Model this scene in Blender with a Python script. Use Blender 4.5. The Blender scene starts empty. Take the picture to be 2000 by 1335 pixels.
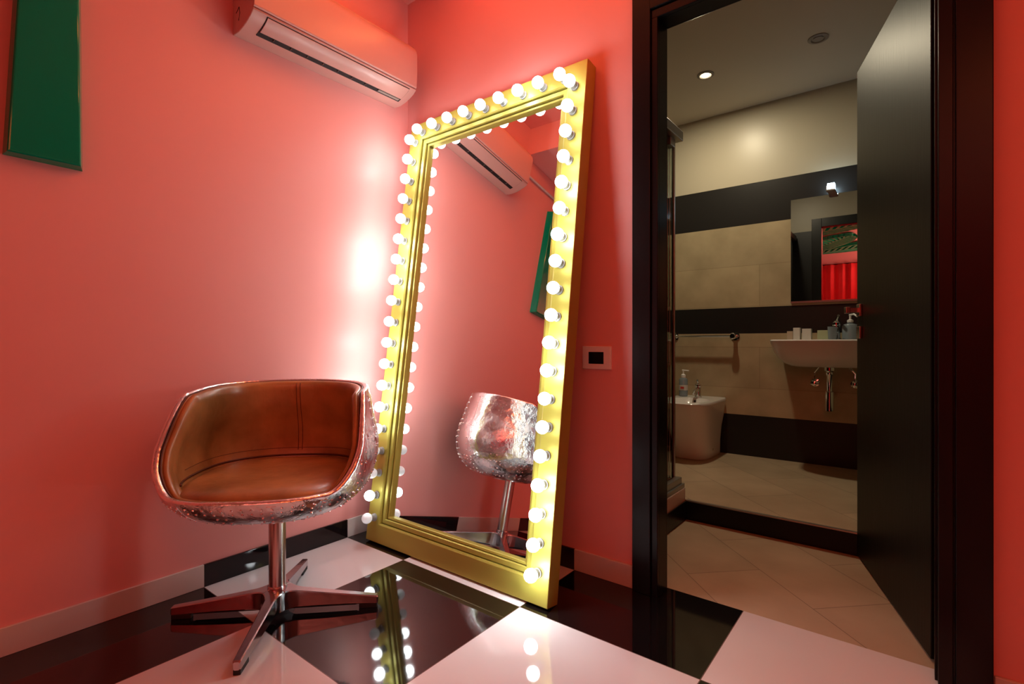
import bpy, bmesh, math, random
from mathutils import Vector, Matrix
from math import sin, cos, pi, radians, sqrt, atan2
random.seed(7)
scn = bpy.context.scene
col = scn.collection

# ------------------------------------------------------------------ camera, world, main lights, exposure
cam_d = bpy.data.cameras.new('camera')
cam = bpy.data.objects.new('camera', cam_d)
col.objects.link(cam)
cam_d.sensor_width = 36.0
cam_d.lens = 36.0 * 995.0 / 2000.0
cam_d.clip_start = 0.02
cam.location = (2.053, -1.744, 0.900)
cam.rotation_euler = (radians(90), 0, math.atan2(0.617, 0.787))
scn.camera = cam

world = bpy.data.worlds.new('world')
scn.world = world
world.use_nodes = True
world.node_tree.nodes['Background'].inputs[0].default_value = (0.02, 0.008, 0.006, 1)
world.node_tree.nodes['Background'].inputs[1].default_value = 0.3

def area(name, loc, rot, size, size_y, power, color, spread=180):
    d = bpy.data.lights.new(name, 'AREA')
    d.shape = 'RECTANGLE'
    d.size = size
    d.size_y = size_y
    d.energy = power
    d.color = color
    d.spread = radians(spread)
    o = bpy.data.objects.new(name, d)
    col.objects.link(o)
    o.location = loc
    o.rotation_euler = rot
    return o

# orange LED strip light of the ceiling recess; the room behind the camera gets added, unseen fill
area('recess_strip_light', (1.15, -0.50, 2.635), (0, 0, 0), 1.7, 0.10, 5.5, (1.0, 0.23, 0.05))
area('recess_cove_light', (1.35, -0.04, 2.60), (radians(-100), 0, 0), 1.75, 0.05, 10.0, (1.0, 0.27, 0.07))
area('room_fill_light', (2.9, -2.3, 2.42), (0, 0, 0), 1.2, 0.5, 13.0, (1.0, 0.16, 0.03))  # added orange fill from above, no fitting
area('far_fill_light', (2.9, -4.6, 1.6), (radians(180), radians(-18), 0), 1.0, 1.0, 52.0, (1.0, 0.50, 0.40), 140)  # added upward fill for the far ceiling and curtain
# bathroom downlight
area('bathroom_downlight', (1.048, 1.484, 2.545), (0, 0, 0), 0.07, 0.07, 13.0, (1.0, 0.86, 0.60))

scn.view_settings.view_transform = 'Standard'
scn.view_settings.look = 'None'
scn.view_settings.exposure = 0.0
scn.view_settings.gamma = 1.0
scn.view_settings.use_curve_mapping = False
scn.cycles.use_denoising = True
scn.cycles.max_bounces = 10
scn.cycles.glossy_bounces = 6
scn.cycles.transmission_bounces = 8
scn.cycles.transparent_max_bounces = 8
scn.cycles.sample_clamp_indirect = 6.0
scn.cycles.caustics_reflective = False
scn.cycles.caustics_refractive = False

# ------------------------------------------------------------------ materials
def nt(m):
    return m.node_tree.nodes, m.node_tree.links

def mat(name, color, rough=0.5, metal=0.0, spec=0.5, coat=0.0, coat_rough=0.05, emit=None, emit_s=0.0, trans=0.0, ior=1.45):
    m = bpy.data.materials.new(name)
    m.use_nodes = True
    b = m.node_tree.nodes['Principled BSDF']
    b.inputs['Base Color'].default_value = (*color, 1)
    b.inputs['Roughness'].default_value = rough
    b.inputs['Metallic'].default_value = metal
    b.inputs['Specular IOR Level'].default_value = spec
    b.inputs['Coat Weight'].default_value = coat
    b.inputs['Coat Roughness'].default_value = coat_rough
    b.inputs['IOR'].default_value = ior
    b.inputs['Transmission Weight'].default_value = trans
    if emit:
        b.inputs['Emission Color'].default_value = (*emit, 1)
        b.inputs['Emission Strength'].default_value = emit_s
    return m

def bsdf(m):
    return m.node_tree.nodes['Principled BSDF']

def objcoord(m, scale=(1, 1, 1), rot=(0, 0, 0), loc=(0, 0, 0)):
    n, l = nt(m)
    t = n.new('ShaderNodeTexCoord')
    mp = n.new('ShaderNodeMapping')
    mp.inputs['Scale'].default_value = scale
    mp.inputs['Rotation'].default_value = rot
    mp.inputs['Location'].default_value = loc
    l.new(t.outputs['Object'], mp.inputs['Vector'])
    return mp.outputs['Vector']

def add_bump(m, vec, scale, strength, dist=0.001, detail=3.0):
    n, l = nt(m)
    no = n.new('ShaderNodeTexNoise')
    no.inputs['Scale'].default_value = scale
    no.inputs['Detail'].default_value = detail
    l.new(vec, no.inputs['Vector'])
    bp = n.new('ShaderNodeBump')
    bp.inputs['Strength'].default_value = strength
    bp.inputs['Distance'].default_value = dist
    l.new(no.outputs['Fac'], bp.inputs['Height'])
    l.new(bp.outputs['Normal'], bsdf(m).inputs['Normal'])
    return no, bp

def add_vary(m, vec, scale, c1, c2, detail=4.0, lo=0.35, hi=0.65):
    n, l = nt(m)
    no = n.new('ShaderNodeTexNoise')
    no.inputs['Scale'].default_value = scale
    no.inputs['Detail'].default_value = detail
    l.new(vec, no.inputs['Vector'])
    cr = n.new('ShaderNodeValToRGB')
    cr.color_ramp.elements[0].position = lo
    cr.color_ramp.elements[1].position = hi
    cr.color_ramp.elements[0].color = (*c1, 1)
    cr.color_ramp.elements[1].color = (*c2, 1)
    l.new(no.outputs['Fac'], cr.inputs['Fac'])
    l.new(cr.outputs['Color'], bsdf(m).inputs['Base Color'])
    return cr

M = {}
M['salmon'] = mat('salmon_wall_paint', (0.79, 0.34, 0.31), 0.42, spec=0.45)
add_bump(M['salmon'], objcoord(M['salmon']), 2.2, 0.25, 0.01, 2.0)
M['ceiling'] = mat('pink_ceiling_paint', (0.80, 0.30, 0.25), 0.6)
M['gold'] = mat('olive_gold_paint', (0.47, 0.43, 0.075), 0.46, metal=0.40, spec=0.6)
add_bump(M['gold'], objcoord(M['gold']), 900.0, 0.06, 0.0005, 2.0)
M['mirror'] = mat('mirror_glass', (0.90, 0.90, 0.90), 0.0, metal=1.0)
M['backboard'] = mat('backboard', (0.12, 0.08, 0.05), 0.8)
M['bulb_bright'] = mat('bulb_bright', (0.9, 0.9, 0.9), 0.3, emit=(0.93, 0.98, 1.0), emit_s=58.0)
M['bulb_dim'] = mat('bulb_soft', (0.9, 0.9, 0.9), 0.3, emit=(0.93, 0.98, 1.0), emit_s=15.0)
M['bulb_off_glow'] = mat('bulb_unlit_glow', (0.85, 0.85, 0.85), 0.3, emit=(0.93, 0.98, 1.0), emit_s=0.35)  # unlit globes carry a faint added glow
M['collar'] = mat('bulb_collar', (0.30, 0.31, 0.30), 0.4)
M['black_wood'] = mat('black_stained_wood', (0.006, 0.005, 0.005), 0.28, spec=0.26)
M['leaf'] = mat('black_oak_door', (0.010, 0.008, 0.006), 0.42, spec=0.14)
v = objcoord(M['leaf'], (60, 60, 2.0))
add_bump(M['leaf'], v, 3.0, 0.35, 0.0012, 4.0)
M['white_plastic'] = mat('white_plastic', (0.80, 0.79, 0.77), 0.30)
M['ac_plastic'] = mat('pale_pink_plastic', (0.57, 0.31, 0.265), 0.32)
M['black_plastic'] = mat('black_plastic', (0.006, 0.006, 0.007), 0.35)
M['dark_gap'] = mat('dark_slot', (0.01, 0.008, 0.008), 0.7)  # near-black stand-in for the shade inside gaps and openings
M['black_glass'] = mat('black_glass', (0.004, 0.005, 0.008), 0.08)
M['chrome'] = mat('chrome', (0.80, 0.80, 0.80), 0.08, metal=1.0)
M['steel'] = mat('brushed_steel', (0.55, 0.53, 0.51), 0.24, metal=1.0)
M['alu_rail'] = mat('satin_aluminium', (0.42, 0.40, 0.38), 0.35, metal=1.0)
M['cast_alu'] = mat('polished_cast_aluminium', (0.47, 0.46, 0.48), 0.18, metal=1.0)
add_bump(M['cast_alu'], objcoord(M['cast_alu']), 30.0, 0.25, 0.002, 2.0)
M['ceramic'] = mat('white_ceramic', (0.72, 0.70, 0.67), 0.12, spec=0.5)
M['tray'] = mat('white_tray', (0.62, 0.58, 0.52), 0.3)
M['green'] = mat('glossy_green_lacquer', (0.0, 0.22, 0.11), 0.08, spec=0.35, coat=0.0)
M['ornament_green'] = mat('ornament_green', (0.0, 0.28, 0.12), 0.3)
M['red_cloth'] = mat('red_curtain_cloth', (0.90, 0.045, 0.05), 0.8)
M['cream'] = mat('cream_paint', (0.56, 0.49, 0.38), 0.6)
M['bath_ceiling'] = mat('bathroom_ceiling_paint', (0.66, 0.60, 0.50), 0.6)
M['blue_plastic'] = mat('blue_translucent_plastic', (0.30, 0.37, 0.42), 0.2, trans=0.3)
M['paper_box'] = mat('paper_box', (0.62, 0.60, 0.55), 0.6)
M['green_box'] = mat('pale_green_box', (0.42, 0.47, 0.28), 0.6)
M['amber'] = mat('amber_wrap', (0.45, 0.36, 0.26), 0.5)
M['red_label'] = mat('red_label', (0.55, 0.05, 0.03), 0.5)
M['lamp_glow'] = mat('warm_lamp_glow', (0.9, 0.9, 0.9), 0.4, emit=(1.0, 0.86, 0.6), emit_s=25.0)
M['led_glow'] = mat('cool_led_glow', (0.9, 0.9, 0.9), 0.4, emit=(0.62, 0.86, 1.0), emit_s=30.0)
M['grey_ring'] = mat('grey_fitting', (0.30, 0.27, 0.24), 0.5)
M['rubber'] = mat('black_rubber', (0.01, 0.01, 0.01), 0.6)
M['grout'] = mat('grout', (0.10, 0.09, 0.08), 0.8)
M['white_panel'] = mat('white_cable_duct', (0.6, 0.55, 0.52), 0.4)

# clear shower glass
g = bpy.data.materials.new('shower_glass')
g.use_nodes = True
n, l = nt(g)
n.clear()
o_ = n.new('ShaderNodeOutputMaterial')
mx = n.new('ShaderNodeMixShader')
tr = n.new('ShaderNodeBsdfTransparent')
tr.inputs[0].default_value = (0.86, 0.92, 0.89, 1)
gl = n.new('ShaderNodeBsdfGlossy')
gl.inputs['Roughness'].default_value = 0.02
fr = n.new('ShaderNodeFresnel')
fr.inputs[0].default_value = 1.45
l.new(fr.outputs[0], mx.inputs[0])
l.new(tr.outputs[0], mx.inputs[1])
l.new(gl.outputs[0], mx.inputs[2])
l.new(mx.outputs[0], o_.inputs[0])
M['glass'] = g

# checkered glossy floor: squares 0.604 m, grid lines at x = 0.401 and y = -0.365
m = mat('checkered_floor_tiles', (0.8, 0.8, 0.8), 0.045, spec=0.8)
n, l = nt(m)
tc = n.new('ShaderNodeTexCoord')
sep = n.new('ShaderNodeSeparateXYZ')
l.new(tc.outputs['Object'], sep.inputs[0])
T = 0.6045
def cell(axis, off):
    a = n.new('ShaderNodeMath'); a.operation = 'SUBTRACT'; a.inputs[1].default_value = off
    l.new(sep.outputs[axis], a.inputs[0])
    d = n.new('ShaderNodeMath'); d.operation = 'DIVIDE'; d.inputs[1].default_value = T
    l.new(a.outputs[0], d.inputs[0])
    f = n.new('ShaderNodeMath'); f.operation = 'FLOOR'
    l.new(d.outputs[0], f.inputs[0])
    r = n.new('ShaderNodeMath'); r.operation = 'FRACT'
    l.new(d.outputs[0], r.inputs[0])
    # distance from grid line
    p = n.new('ShaderNodeMath'); p.operation = 'PINGPONG'; p.inputs[1].default_value = 0.5
    l.new(r.outputs[0], p.inputs[0])
    return f.outputs[0], p.outputs[0]
fx, px_ = cell('X', 0.401)
fy, py_ = cell('Y', -0.365)
ad = n.new('ShaderNodeMath'); ad.operation = 'ADD'
l.new(fx, ad.inputs[0]); l.new(fy, ad.inputs[1])
md = n.new('ShaderNodeMath'); md.operation = 'FLOORED_MODULO'; md.inputs[1].default_value = 2.0
l.new(ad.outputs[0], md.inputs[0])
mixc = n.new('ShaderNodeMix'); mixc.data_type = 'RGBA'
# cell (0,-1) is black, so odd = black
l.new(md.outputs[0], mixc.inputs['Factor'])
mixc.inputs['A'].default_value = (0.74, 0.73, 0.73, 1)
mixc.inputs['B'].default_value = (0.006, 0.004, 0.004, 1)
mn = n.new('ShaderNodeMath'); mn.operation = 'MINIMUM'
l.new(px_, mn.inputs[0]); l.new(py_, mn.inputs[1])
lt = n.new('ShaderNodeMath'); lt.operation = 'LESS_THAN'; lt.inputs[1].default_value = 0.0022
l.new(mn.outputs[0], lt.inputs[0])
mg = n.new('ShaderNodeMix'); mg.data_type = 'RGBA'
l.new(lt.outputs[0], mg.inputs['Factor'])
l.new(mixc.outputs['Result'], mg.inputs['A'])
mg.inputs['B'].default_value = (0.16, 0.11, 0.10, 1)
l.new(mg.outputs['Result'], bsdf(m).inputs['Base Color'])
M['floor'] = m

# skirting tiles: black and white stretches, the opposite of the floor tile in front of them
def skirt(name, axis, off, phase):
    m = mat(name, (0.6, 0.6, 0.6), 0.04, spec=0.5)
    n, l = nt(m)
    tc = n.new('ShaderNodeTexCoord')
    sep = n.new('ShaderNodeSeparateXYZ')
    l.new(tc.outputs['Object'], sep.inputs[0])
    a = n.new('ShaderNodeMath'); a.operation = 'SUBTRACT'; a.inputs[1].default_value = off
    l.new(sep.outputs[axis], a.inputs[0])
    d = n.new('ShaderNodeMath'); d.operation = 'DIVIDE'; d.inputs[1].default_value = T
    l.new(a.outputs[0], d.inputs[0])
    f = n.new('ShaderNodeMath'); f.operation = 'FLOOR'
    l.new(d.outputs[0], f.inputs[0])
    ad = n.new('ShaderNodeMath'); ad.operation = 'ADD'; ad.inputs[1].default_value = phase
    l.new(f.outputs[0], ad.inputs[0])
    md = n.new('ShaderNodeMath'); md.operation = 'FLOORED_MODULO'; md.inputs[1].default_value = 2.0
    l.new(ad.outputs[0], md.inputs[0])
    mx = n.new('ShaderNodeMix'); mx.data_type = 'RGBA'
    l.new(md.outputs[0], mx.inputs['Factor'])
    mx.inputs['A'].default_value = (0.60, 0.56, 0.52, 1)
    mx.inputs['B'].default_value = (0.008, 0.006, 0.007, 1)
    l.new(mx.outputs['Result'], bsdf(m).inputs['Base Color'])
    return m
M['skirt_left'] = skirt('skirting_tiles_left', 'Y', -0.365, 0)   # cell -1 -> black
M['skirt_back'] = skirt('skirting_tiles_back', 'X', 0.401, 1)    # cell 0 (x .4-1.0) -> black, cell 1 -> white

def brick_vec(m, kind):
    n, l = nt(m)
    tc = n.new('ShaderNodeTexCoord')
    sep = n.new('ShaderNodeSeparateXYZ')
    l.new(tc.outputs['Object'], sep.inputs[0])
    cmb = n.new('ShaderNodeCombineXYZ')
    if kind == 'back':
        a = n.new('ShaderNodeMath'); a.operation = 'ADD'; a.inputs[1].default_value = 0.58
        l.new(sep.outputs['X'], a.inputs[0])
        b = n.new('ShaderNodeMath'); b.operation = 'ADD'; b.inputs[1].default_value = 0.0
        l.new(sep.outputs['Z'], b.inputs[0])
        l.new(a.outputs[0], cmb.inputs[0]); l.new(b.outputs[0], cmb.inputs[1])
    return cmb.outputs[0]

def brick(m, vec, w, h, c1, c2, mortar, off=0.5, msize=0.003):
    n, l = nt(m)
    b = n.new('ShaderNodeTexBrick')
    b.offset = off
    b.inputs['Scale'].default_value = 1.0
    b.inputs['Brick Width'].default_value = w
    b.inputs['Row Height'].default_value = h
    b.inputs['Mortar Size'].default_value = msize
    b.inputs['Mortar Smooth'].default_value = 0.2
    b.inputs['Color1'].default_value = (*c1, 1)
    b.inputs['Color2'].default_value = (*c2, 1)
    b.inputs['Mortar'].default_value = (*mortar, 1)
    l.new(vec, b.inputs['Vector'])
    return b

# bathroom floor: beige 30 x 60 tiles laid at 45 degrees
m = mat('beige_bathroom_floor_tiles', (0.3, 0.25, 0.16), 0.32, spec=0.4)
n, l = nt(m)
vv = objcoord(m, rot=(0, 0, radians(45)), loc=(0.1, 0.066, 0))
b = brick(m, vv, 0.6, 0.3, (0.46, 0.36, 0.245), (0.53, 0.41, 0.28), (0.22, 0.16, 0.11), msize=0.0016)
no = n.new('ShaderNodeTexNoise'); no.inputs['Scale'].default_value = 5.0; no.inputs['Detail'].default_value = 6.0
l.new(objcoord(m), no.inputs['Vector'])
mx = n.new('ShaderNodeMix'); mx.data_type = 'RGBA'; mx.blend_type = 'MULTIPLY'
mx.inputs['Factor'].default_value = 0.5
cr = n.new('ShaderNodeValToRGB')
cr.color_ramp.elements[0].position = 0.3; cr.color_ramp.elements[0].color = (0.7, 0.66, 0.6, 1)
cr.color_ramp.elements[1].position = 0.7; cr.color_ramp.elements[1].color = (1.1, 1.08, 1.05, 1)
l.new(no.outputs['Fac'], cr.inputs['Fac'])
l.new(b.outputs['Color'], mx.inputs['A']); l.new(cr.outputs['Color'], mx.inputs['B'])
l.new(mx.outputs['Result'], bsdf(m).inputs['Base Color'])
M['bath_floor'] = m

# bathroom wall: paint above, dark and beige tile bands by height
def banded(name, beige_lower=True):
    m = mat(name, (0.3, 0.25, 0.16), 0.35, spec=0.4)
    n, l = nt(m)
    tc = n.new('ShaderNodeTexCoord')
    sep = n.new('ShaderNodeSeparateXYZ')
    l.new(tc.outputs['Object'], sep.inputs[0])
    ax = n.new('ShaderNodeMath'); ax.operation = 'ADD'; ax.inputs[1].default_value = 0.58
    sxy = n.new('ShaderNodeMath'); sxy.operation = 'ADD'
    l.new(sep.outputs['X'], sxy.inputs[0]); l.new(sep.outputs['Y'], sxy.inputs[1])
    l.new(sxy.outputs[0], ax.inputs[0])
    ax.inputs[1].default_value = 0.58 - 2.115 + 0.0
    az = n.new('ShaderNodeMath'); az.operation = 'SUBTRACT'; az.inputs[1].default_value = 1.152 - 0.288 * 4
    l.new(sep.outputs['Z'], az.inputs[0])
    cmb = n.new('ShaderNodeCombineXYZ')
    l.new(ax.outputs[0], cmb.inputs[0]); l.new(az.outputs[0], cmb.inputs[1])
    b = brick(m, cmb.outputs[0], 1.2, 0.288, (0.46, 0.375, 0.235), (0.42, 0.345, 0.22), (0.30, 0.24, 0.15), off=0.5, msize=0.0015)
    no = n.new('ShaderNodeTexNoise'); no.inputs['Scale'].default_value = 6.0; no.inputs['Detail'].default_value = 6.0
    l.new(tc.outputs['Object'], no.inputs['Vector'])
    cr = n.new('ShaderNodeValToRGB')
    cr.color_ramp.elements[0].position = 0.3; cr.color_ramp.elements[0].color = (0.78, 0.76, 0.72, 1)
    cr.color_ramp.elements[1].position = 0.7; cr.color_ramp.elements[1].color = (1.08, 1.06, 1.04, 1)
    l.new(no.outputs['Fac'], cr.inputs['Fac'])
    mx = n.new('ShaderNodeMix'); mx.data_type = 'RGBA'; mx.blend_type = 'MULTIPLY'
    mx.inputs['Factor'].default_value = 0.8
    l.new(b.outputs['Color'], mx.inputs['A']); l.new(cr.outputs['Color'], mx.inputs['B'])
    cur = mx.outputs['Result']
    def over(lo, hi, colr, cur):
        c = n.new('ShaderNodeMath'); c.operation = 'COMPARE'
        c.inputs[1].default_value = (lo + hi) / 2; c.inputs[2].default_value = (hi - lo) / 2
        l.new(sep.outputs['Z'], c.inputs[0])
        x = n.new('ShaderNodeMix'); x.data_type = 'RGBA'
        l.new(c.outputs[0], x.inputs['Factor'])
        l.new(cur, x.inputs['A'])
        x.inputs['B'].default_value = (*colr, 1)
        return x.outputs['Result']
    dark = (0.016, 0.014, 0.013) if beige_lower else (0.006, 0.005, 0.005)
    if beige_lower:
        cur = over(1.727, 2.016, dark, cur)
        cur = over(0.960, 1.145, dark, cur)
        cur = over(-0.2, 0.384, dark, cur)
    else:
        cur = over(-0.2, 2.016, dark, cur)  # near-black from the floor to the paint line
    cur = over(2.016, 3.0, (0.46, 0.41, 0.31), cur)
    l.new(cur, bsdf(m).inputs['Base Color'])
    return m
M['bath_wall'] = banded('bathroom_wall_bands')
M['bath_wall_dark'] = banded('bathroom_wall_dark_below', False)

# leather
m = mat('tan_leather', (0.30, 0.12, 0.035), 0.36, spec=0.6, coat=0.35, coat_rough=0.22)
vv = objcoord(m)
add_vary(m, vv, 7.0, (0.20, 0.105, 0.028), (0.44, 0.235, 0.075), 5.0, 0.32, 0.68)
no, bp = add_bump(m, vv, 16.0, 0.35, 0.006, 5.0)
n, l = nt(m)
vs_ = objcoord(m, (60, 60, 9))
nw = n.new('ShaderNodeTexNoise'); nw.inputs['Scale'].default_value = 1.0; nw.inputs['Detail'].default_value = 2.0
l.new(vs_, nw.inputs['Vector'])
bw_ = n.new('ShaderNodeBump'); bw_.inputs['Strength'].default_value = 0.22; bw_.inputs['Distance'].default_value = 0.004
l.new(nw.outputs['Fac'], bw_.inputs['Height'])
l.new(bp.outputs['Normal'], bw_.inputs['Normal'])
l.new(bw_.outputs['Normal'], bsdf(m).inputs['Normal'])
M['leather'] = m
m = mat('leather_seam_and_shade', (0.20, 0.06, 0.012), 0.45)
M['leather_dark'] = m  # seam leather, also used as painted shade in crease and rim groove
bsdf(m).inputs['Base Color'].default_value = (0.09, 0.028, 0.008, 1)
# riveted aluminium skin: bright with uneven, slightly dented surface
m = mat('dented_aluminium_skin', (0.84, 0.84, 0.86), 0.16, metal=1.0)
vv = objcoord(m)
n, l = nt(m)
no, bp = add_bump(m, vv, 26.0, 0.75, 0.007, 4.0)
no2 = n.new('ShaderNodeTexNoise'); no2.inputs['Scale'].default_value = 12.0; no2.inputs['Detail'].default_value = 6.0
l.new(vv, no2.inputs['Vector'])
mr = n.new('ShaderNodeMapRange')
mr.inputs['From Min'].default_value = 0.3; mr.inputs['From Max'].default_value = 0.7
mr.inputs['To Min'].default_value = 0.12; mr.inputs['To Max'].default_value = 0.34
l.new(no2.outputs['Fac'], mr.inputs['Value'])
l.new(mr.outputs['Result'], bsdf(m).inputs['Roughness'])
M['skin'] = m

# ------------------------------------------------------------------ mesh helpers
class MB:
    def __init__(self):
        self.bm = bmesh.new()
    def box(self, a, b, bev=0.0, seg=2, mtx=None):
        c = [(a[i] + b[i]) / 2 for i in range(3)]
        s = [abs(b[i] - a[i]) for i in range(3)]
        r = bmesh.ops.create_cube(self.bm, size=1.0)
        vs = r['verts']
        for v in vs:
            v.co = Vector((v.co.x * s[0] + c[0], v.co.y * s[1] + c[1], v.co.z * s[2] + c[2]))
        if bev > 0:
            es = list({e for v in vs for e in v.link_edges})
            rr = bmesh.ops.bevel(self.bm, geom=es, offset=bev, segments=seg, affect='EDGES', profile=0.5)
            vs = list({v for f in rr['faces'] for v in f.verts} | {v for v in vs if v.is_valid})
        if mtx is not None:
            for v in vs:
                v.co = mtx @ v.co
        return self
    def rings(self, rings, close_ring=True, cap0=False, cap1=False, close_loft=False):
        vr = [[self.bm.verts.new(p) for p in r] for r in rings]
        k = len(vr[0])
        N = len(vr)
        for i in range(N if close_loft else N - 1):
            A, B = vr[i], vr[(i + 1) % N]
            for j in range(k if close_ring else k - 1):
                j2 = (j + 1) % k
                try:
                    self.bm.faces.new((A[j], A[j2], B[j2], B[j]))
                except ValueError:
                    pass
        if cap0:
            self.bm.faces.new(list(reversed(vr[0])))
        if cap1:
            self.bm.faces.new(vr[-1])
        return self
    def lathe(self, prof, seg=24, base=(0, 0, 0), mtx=None):
        # prof: list of (r, z)
        rings = []
        for r, z in prof:
            rr = max(r, 1e-5)
            ring = []
            for j in range(seg):
                a = 2 * pi * j / seg
                p = Vector((rr * cos(a), rr * sin(a), z))
                if mtx is not None:
                    p = mtx @ p
                ring.append(p + Vector(base))
            rings.append(ring)
        return self.rings(rings, cap0=True, cap1=True)
    def tube(self, pts, r, seg=12):
        pts = [Vector(p) for p in pts]
        rings = []
        up = Vector((0, 0, 1))
        for i, p in enumerate(pts):
            if i == 0:
                t = pts[1] - p
            elif i == len(pts) - 1:
                t = p - pts[i - 1]
            else:
                t = (pts[i + 1] - p).normalized() + (p - pts[i - 1]).normalized()
            t.normalize()
            u = up if abs(t.dot(up)) < 0.95 else Vector((1, 0, 0))
            a = t.cross(u).normalized()
            b2 = a.cross(t).normalized()
            rad = r[i] if isinstance(r, (list, tuple)) else r
            rings.append([p + a * (rad * cos(2 * pi * j / seg)) + b2 * (rad * sin(2 * pi * j / seg)) for j in range(seg)])
        return self.rings(rings, cap0=True, cap1=True)
    def prism(self, poly, axis, lo, hi):
        # poly: 2D points; axis 'x','y','z' extrusion
        def P(p, t):
            if axis == 'y':
                return Vector((p[0], t, p[1]))
            if axis == 'x':
                return Vector((t, p[0], p[1]))
            return Vector((p[0], p[1], t))
        return self.rings([[P(p, lo) for p in poly], [P(p, hi) for p in poly]], cap0=True, cap1=True)
    def build(self, name, material, parent=None, smooth=False, origin=None, bevel=0.0, world=False):
        bm = self.bm
        bmesh.ops.remove_doubles(bm, verts=bm.verts, dist=1e-6)
        bmesh.ops.recalc_face_normals(bm, faces=bm.faces)
        o_ = Vector(origin) if origin is not None else None
        if world and parent is not None:
            inv = WM[parent.name].inverted()
            for v in bm.verts:
                v.co = inv @ v.co
        elif o_ is not None:
            for v in bm.verts:
                v.co = v.co - o_
        me = bpy.data.meshes.new(name)
        bm.to_mesh(me)
        bm.free()
        me.materials.append(material)
        if smooth:
            for p in me.polygons:
                p.use_smooth = True
            if smooth != 'all':
                try:
                    me.set_sharp_from_angle(angle=radians(smooth if smooth is not True else 40))
                except Exception:
                    pass
        ob = bpy.data.objects.new(name, me)
        col.objects.link(ob)
        if parent is not None:
            ob.parent = parent
            WM[ob.name] = WM[parent.name].copy()
        else:
            if o_ is not None:
                ob.location = o_
            WM[ob.name] = Matrix.Translation(o_) if o_ is not None else Matrix.Identity(4)
        if bevel > 0:
            md = ob.modifiers.new('bevel', 'BEVEL')
            md.width = bevel
            md.segments = 2
            md.limit_method = 'ANGLE'
        return ob

WM = {}
def tag(o, label=None, cat=None, group=None, kind=None):
    if label: o['label'] = label
    if cat: o['category'] = cat
    if group: o['group'] = group
    if kind: o['kind'] = kind
    return o

def thing(name, label, cat, loc=(0, 0, 0), rot=(0, 0, 0), group=None):
    o = bpy.data.objects.new(name, None)
    o.empty_display_size = 0.1
    col.objects.link(o)
    o.location = loc
    o.rotation_euler = rot
    from mathutils import Euler
    WM[o.name] = Matrix.Translation(Vector(loc)) @ Euler(rot).to_matrix().to_4x4()
    return tag(o, label, cat, group)

def B(a, b, bev=0.0):
    return MB().box(a, b, bev)

def struct(name, mb, material, **k):
    o = mb.build(name, material, **k)
    o['kind'] = 'structure'
    return o

# ------------------------------------------------------------------ dimensions of the rooms
WT = 0.068          # thickness of the wall with the doorway
DX0, DX1 = 1.349, 2.108
DTOP = 2.045
XR = 4.3           # far right of the bedroom
YB = -6.05         # wall behind the curtain
H = 2.645
ZF = 0.097         # raised bathroom floor
YW = 2.115         # bathroom back wall

# ------------------------------------------------------------------ setting
struct('floor', MB().box((-0.1, YB - 0.1, -0.08), (XR + 0.1, 0.077, 0.0)), M['floor'])
struct('wall_left', B((-0.12, YB - 0.1, 0.0), (0.0, WT, H)), M['salmon'])
wb = MB()
wb.box((0.0, 0.0, 0.0), (DX0 - 0.02, WT - 0.012, H))
wb.box((DX1 + 0.02, 0.0, 0.0), (XR, WT - 0.012, H))
wb.box((DX0 - 0.02, 0.0, DTOP + 0.02), (DX1 + 0.02, WT - 0.012, H))
struct('wall_back', wb, M['salmon'])
struct('wall_right', B((XR, YB - 0.1, 0.0), (XR + 0.12, WT, H)), M['salmon'])
struct('wall_front', B((0.0, YB - 0.12, 0.0), (XR, YB, H)), M['salmon'])
struct('ceiling', B((-0.12, YB - 0.12, H), (XR + 0.12, WT, H + 0.1)), M['ceiling'])
# dropped ceiling beam in front of the recess
struct('trim_1', B((0.0, -1.75, 2.437), (XR, -0.985, H)), M['salmon'])
struct('trim_2', B((0.0, YB, 2.42), (XR, -5.72, H)), M['salmon'])

# skirting tiles with a thin sloping orange lip left by the paint
SK = 0.082
struct('baseboard_left', B((0.0, YB, 0.0), (0.010, -0.0, SK)), M['skirt_left'], bevel=0.0015)
struct('baseboard_back', B((0.010, -0.010, 0.0), (1.256, 0.0, SK)), M['skirt_back'], bevel=0.0015)
struct('baseboard_right', B((2.216, -0.010, 0.0), (XR, 0.0, SK - 0.012)), M['skirt_back'], bevel=0.0015)

# ------------------------------------------------------------------ bathroom shell
bw = MB()
bw.box((0.22, YW, 0.0), (2.60, YW + 0.1, 2.56))
struct('wall_bathroom_back', bw, M['bath_wall'])
struct('wall_bathroom_left', B((0.12, WT, 0.0), (0.22, YW + 0.1, 2.56)), M['bath_wall'])
struct('wall_bathroom_right', B((2.50, WT, 0.0), (2.60, YW, 2.56)), M['bath_wall'])
fw = MB()
fw.box((0.22, WT - 0.012, 0.0), (DX0 - 0.02, WT, 2.56))
fw.box((DX1 + 0.02, WT - 0.012, 0.0), (2.50, WT, 2.56))
fw.box((DX0 - 0.02, WT - 0.012, DTOP + 0.02), (DX1 + 0.02, WT, 2.56))
struct('wall_bathroom_front', fw, M['bath_wall_dark'])
struct('ceiling_bathroom', B((0.12, WT, 2.556), (2.60, YW + 0.1, 2.62)), M['bath_ceiling'])
struct('floor_bathroom', B((0.12, 0.077, -0.06), (2.60, 0.846, -0.0005)), M['bath_floor'])
struct('floor_bathroom_raised', B((0.22, 0.848, -0.02), (2.50, YW, ZF)), M['bath_floor'])
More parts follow.
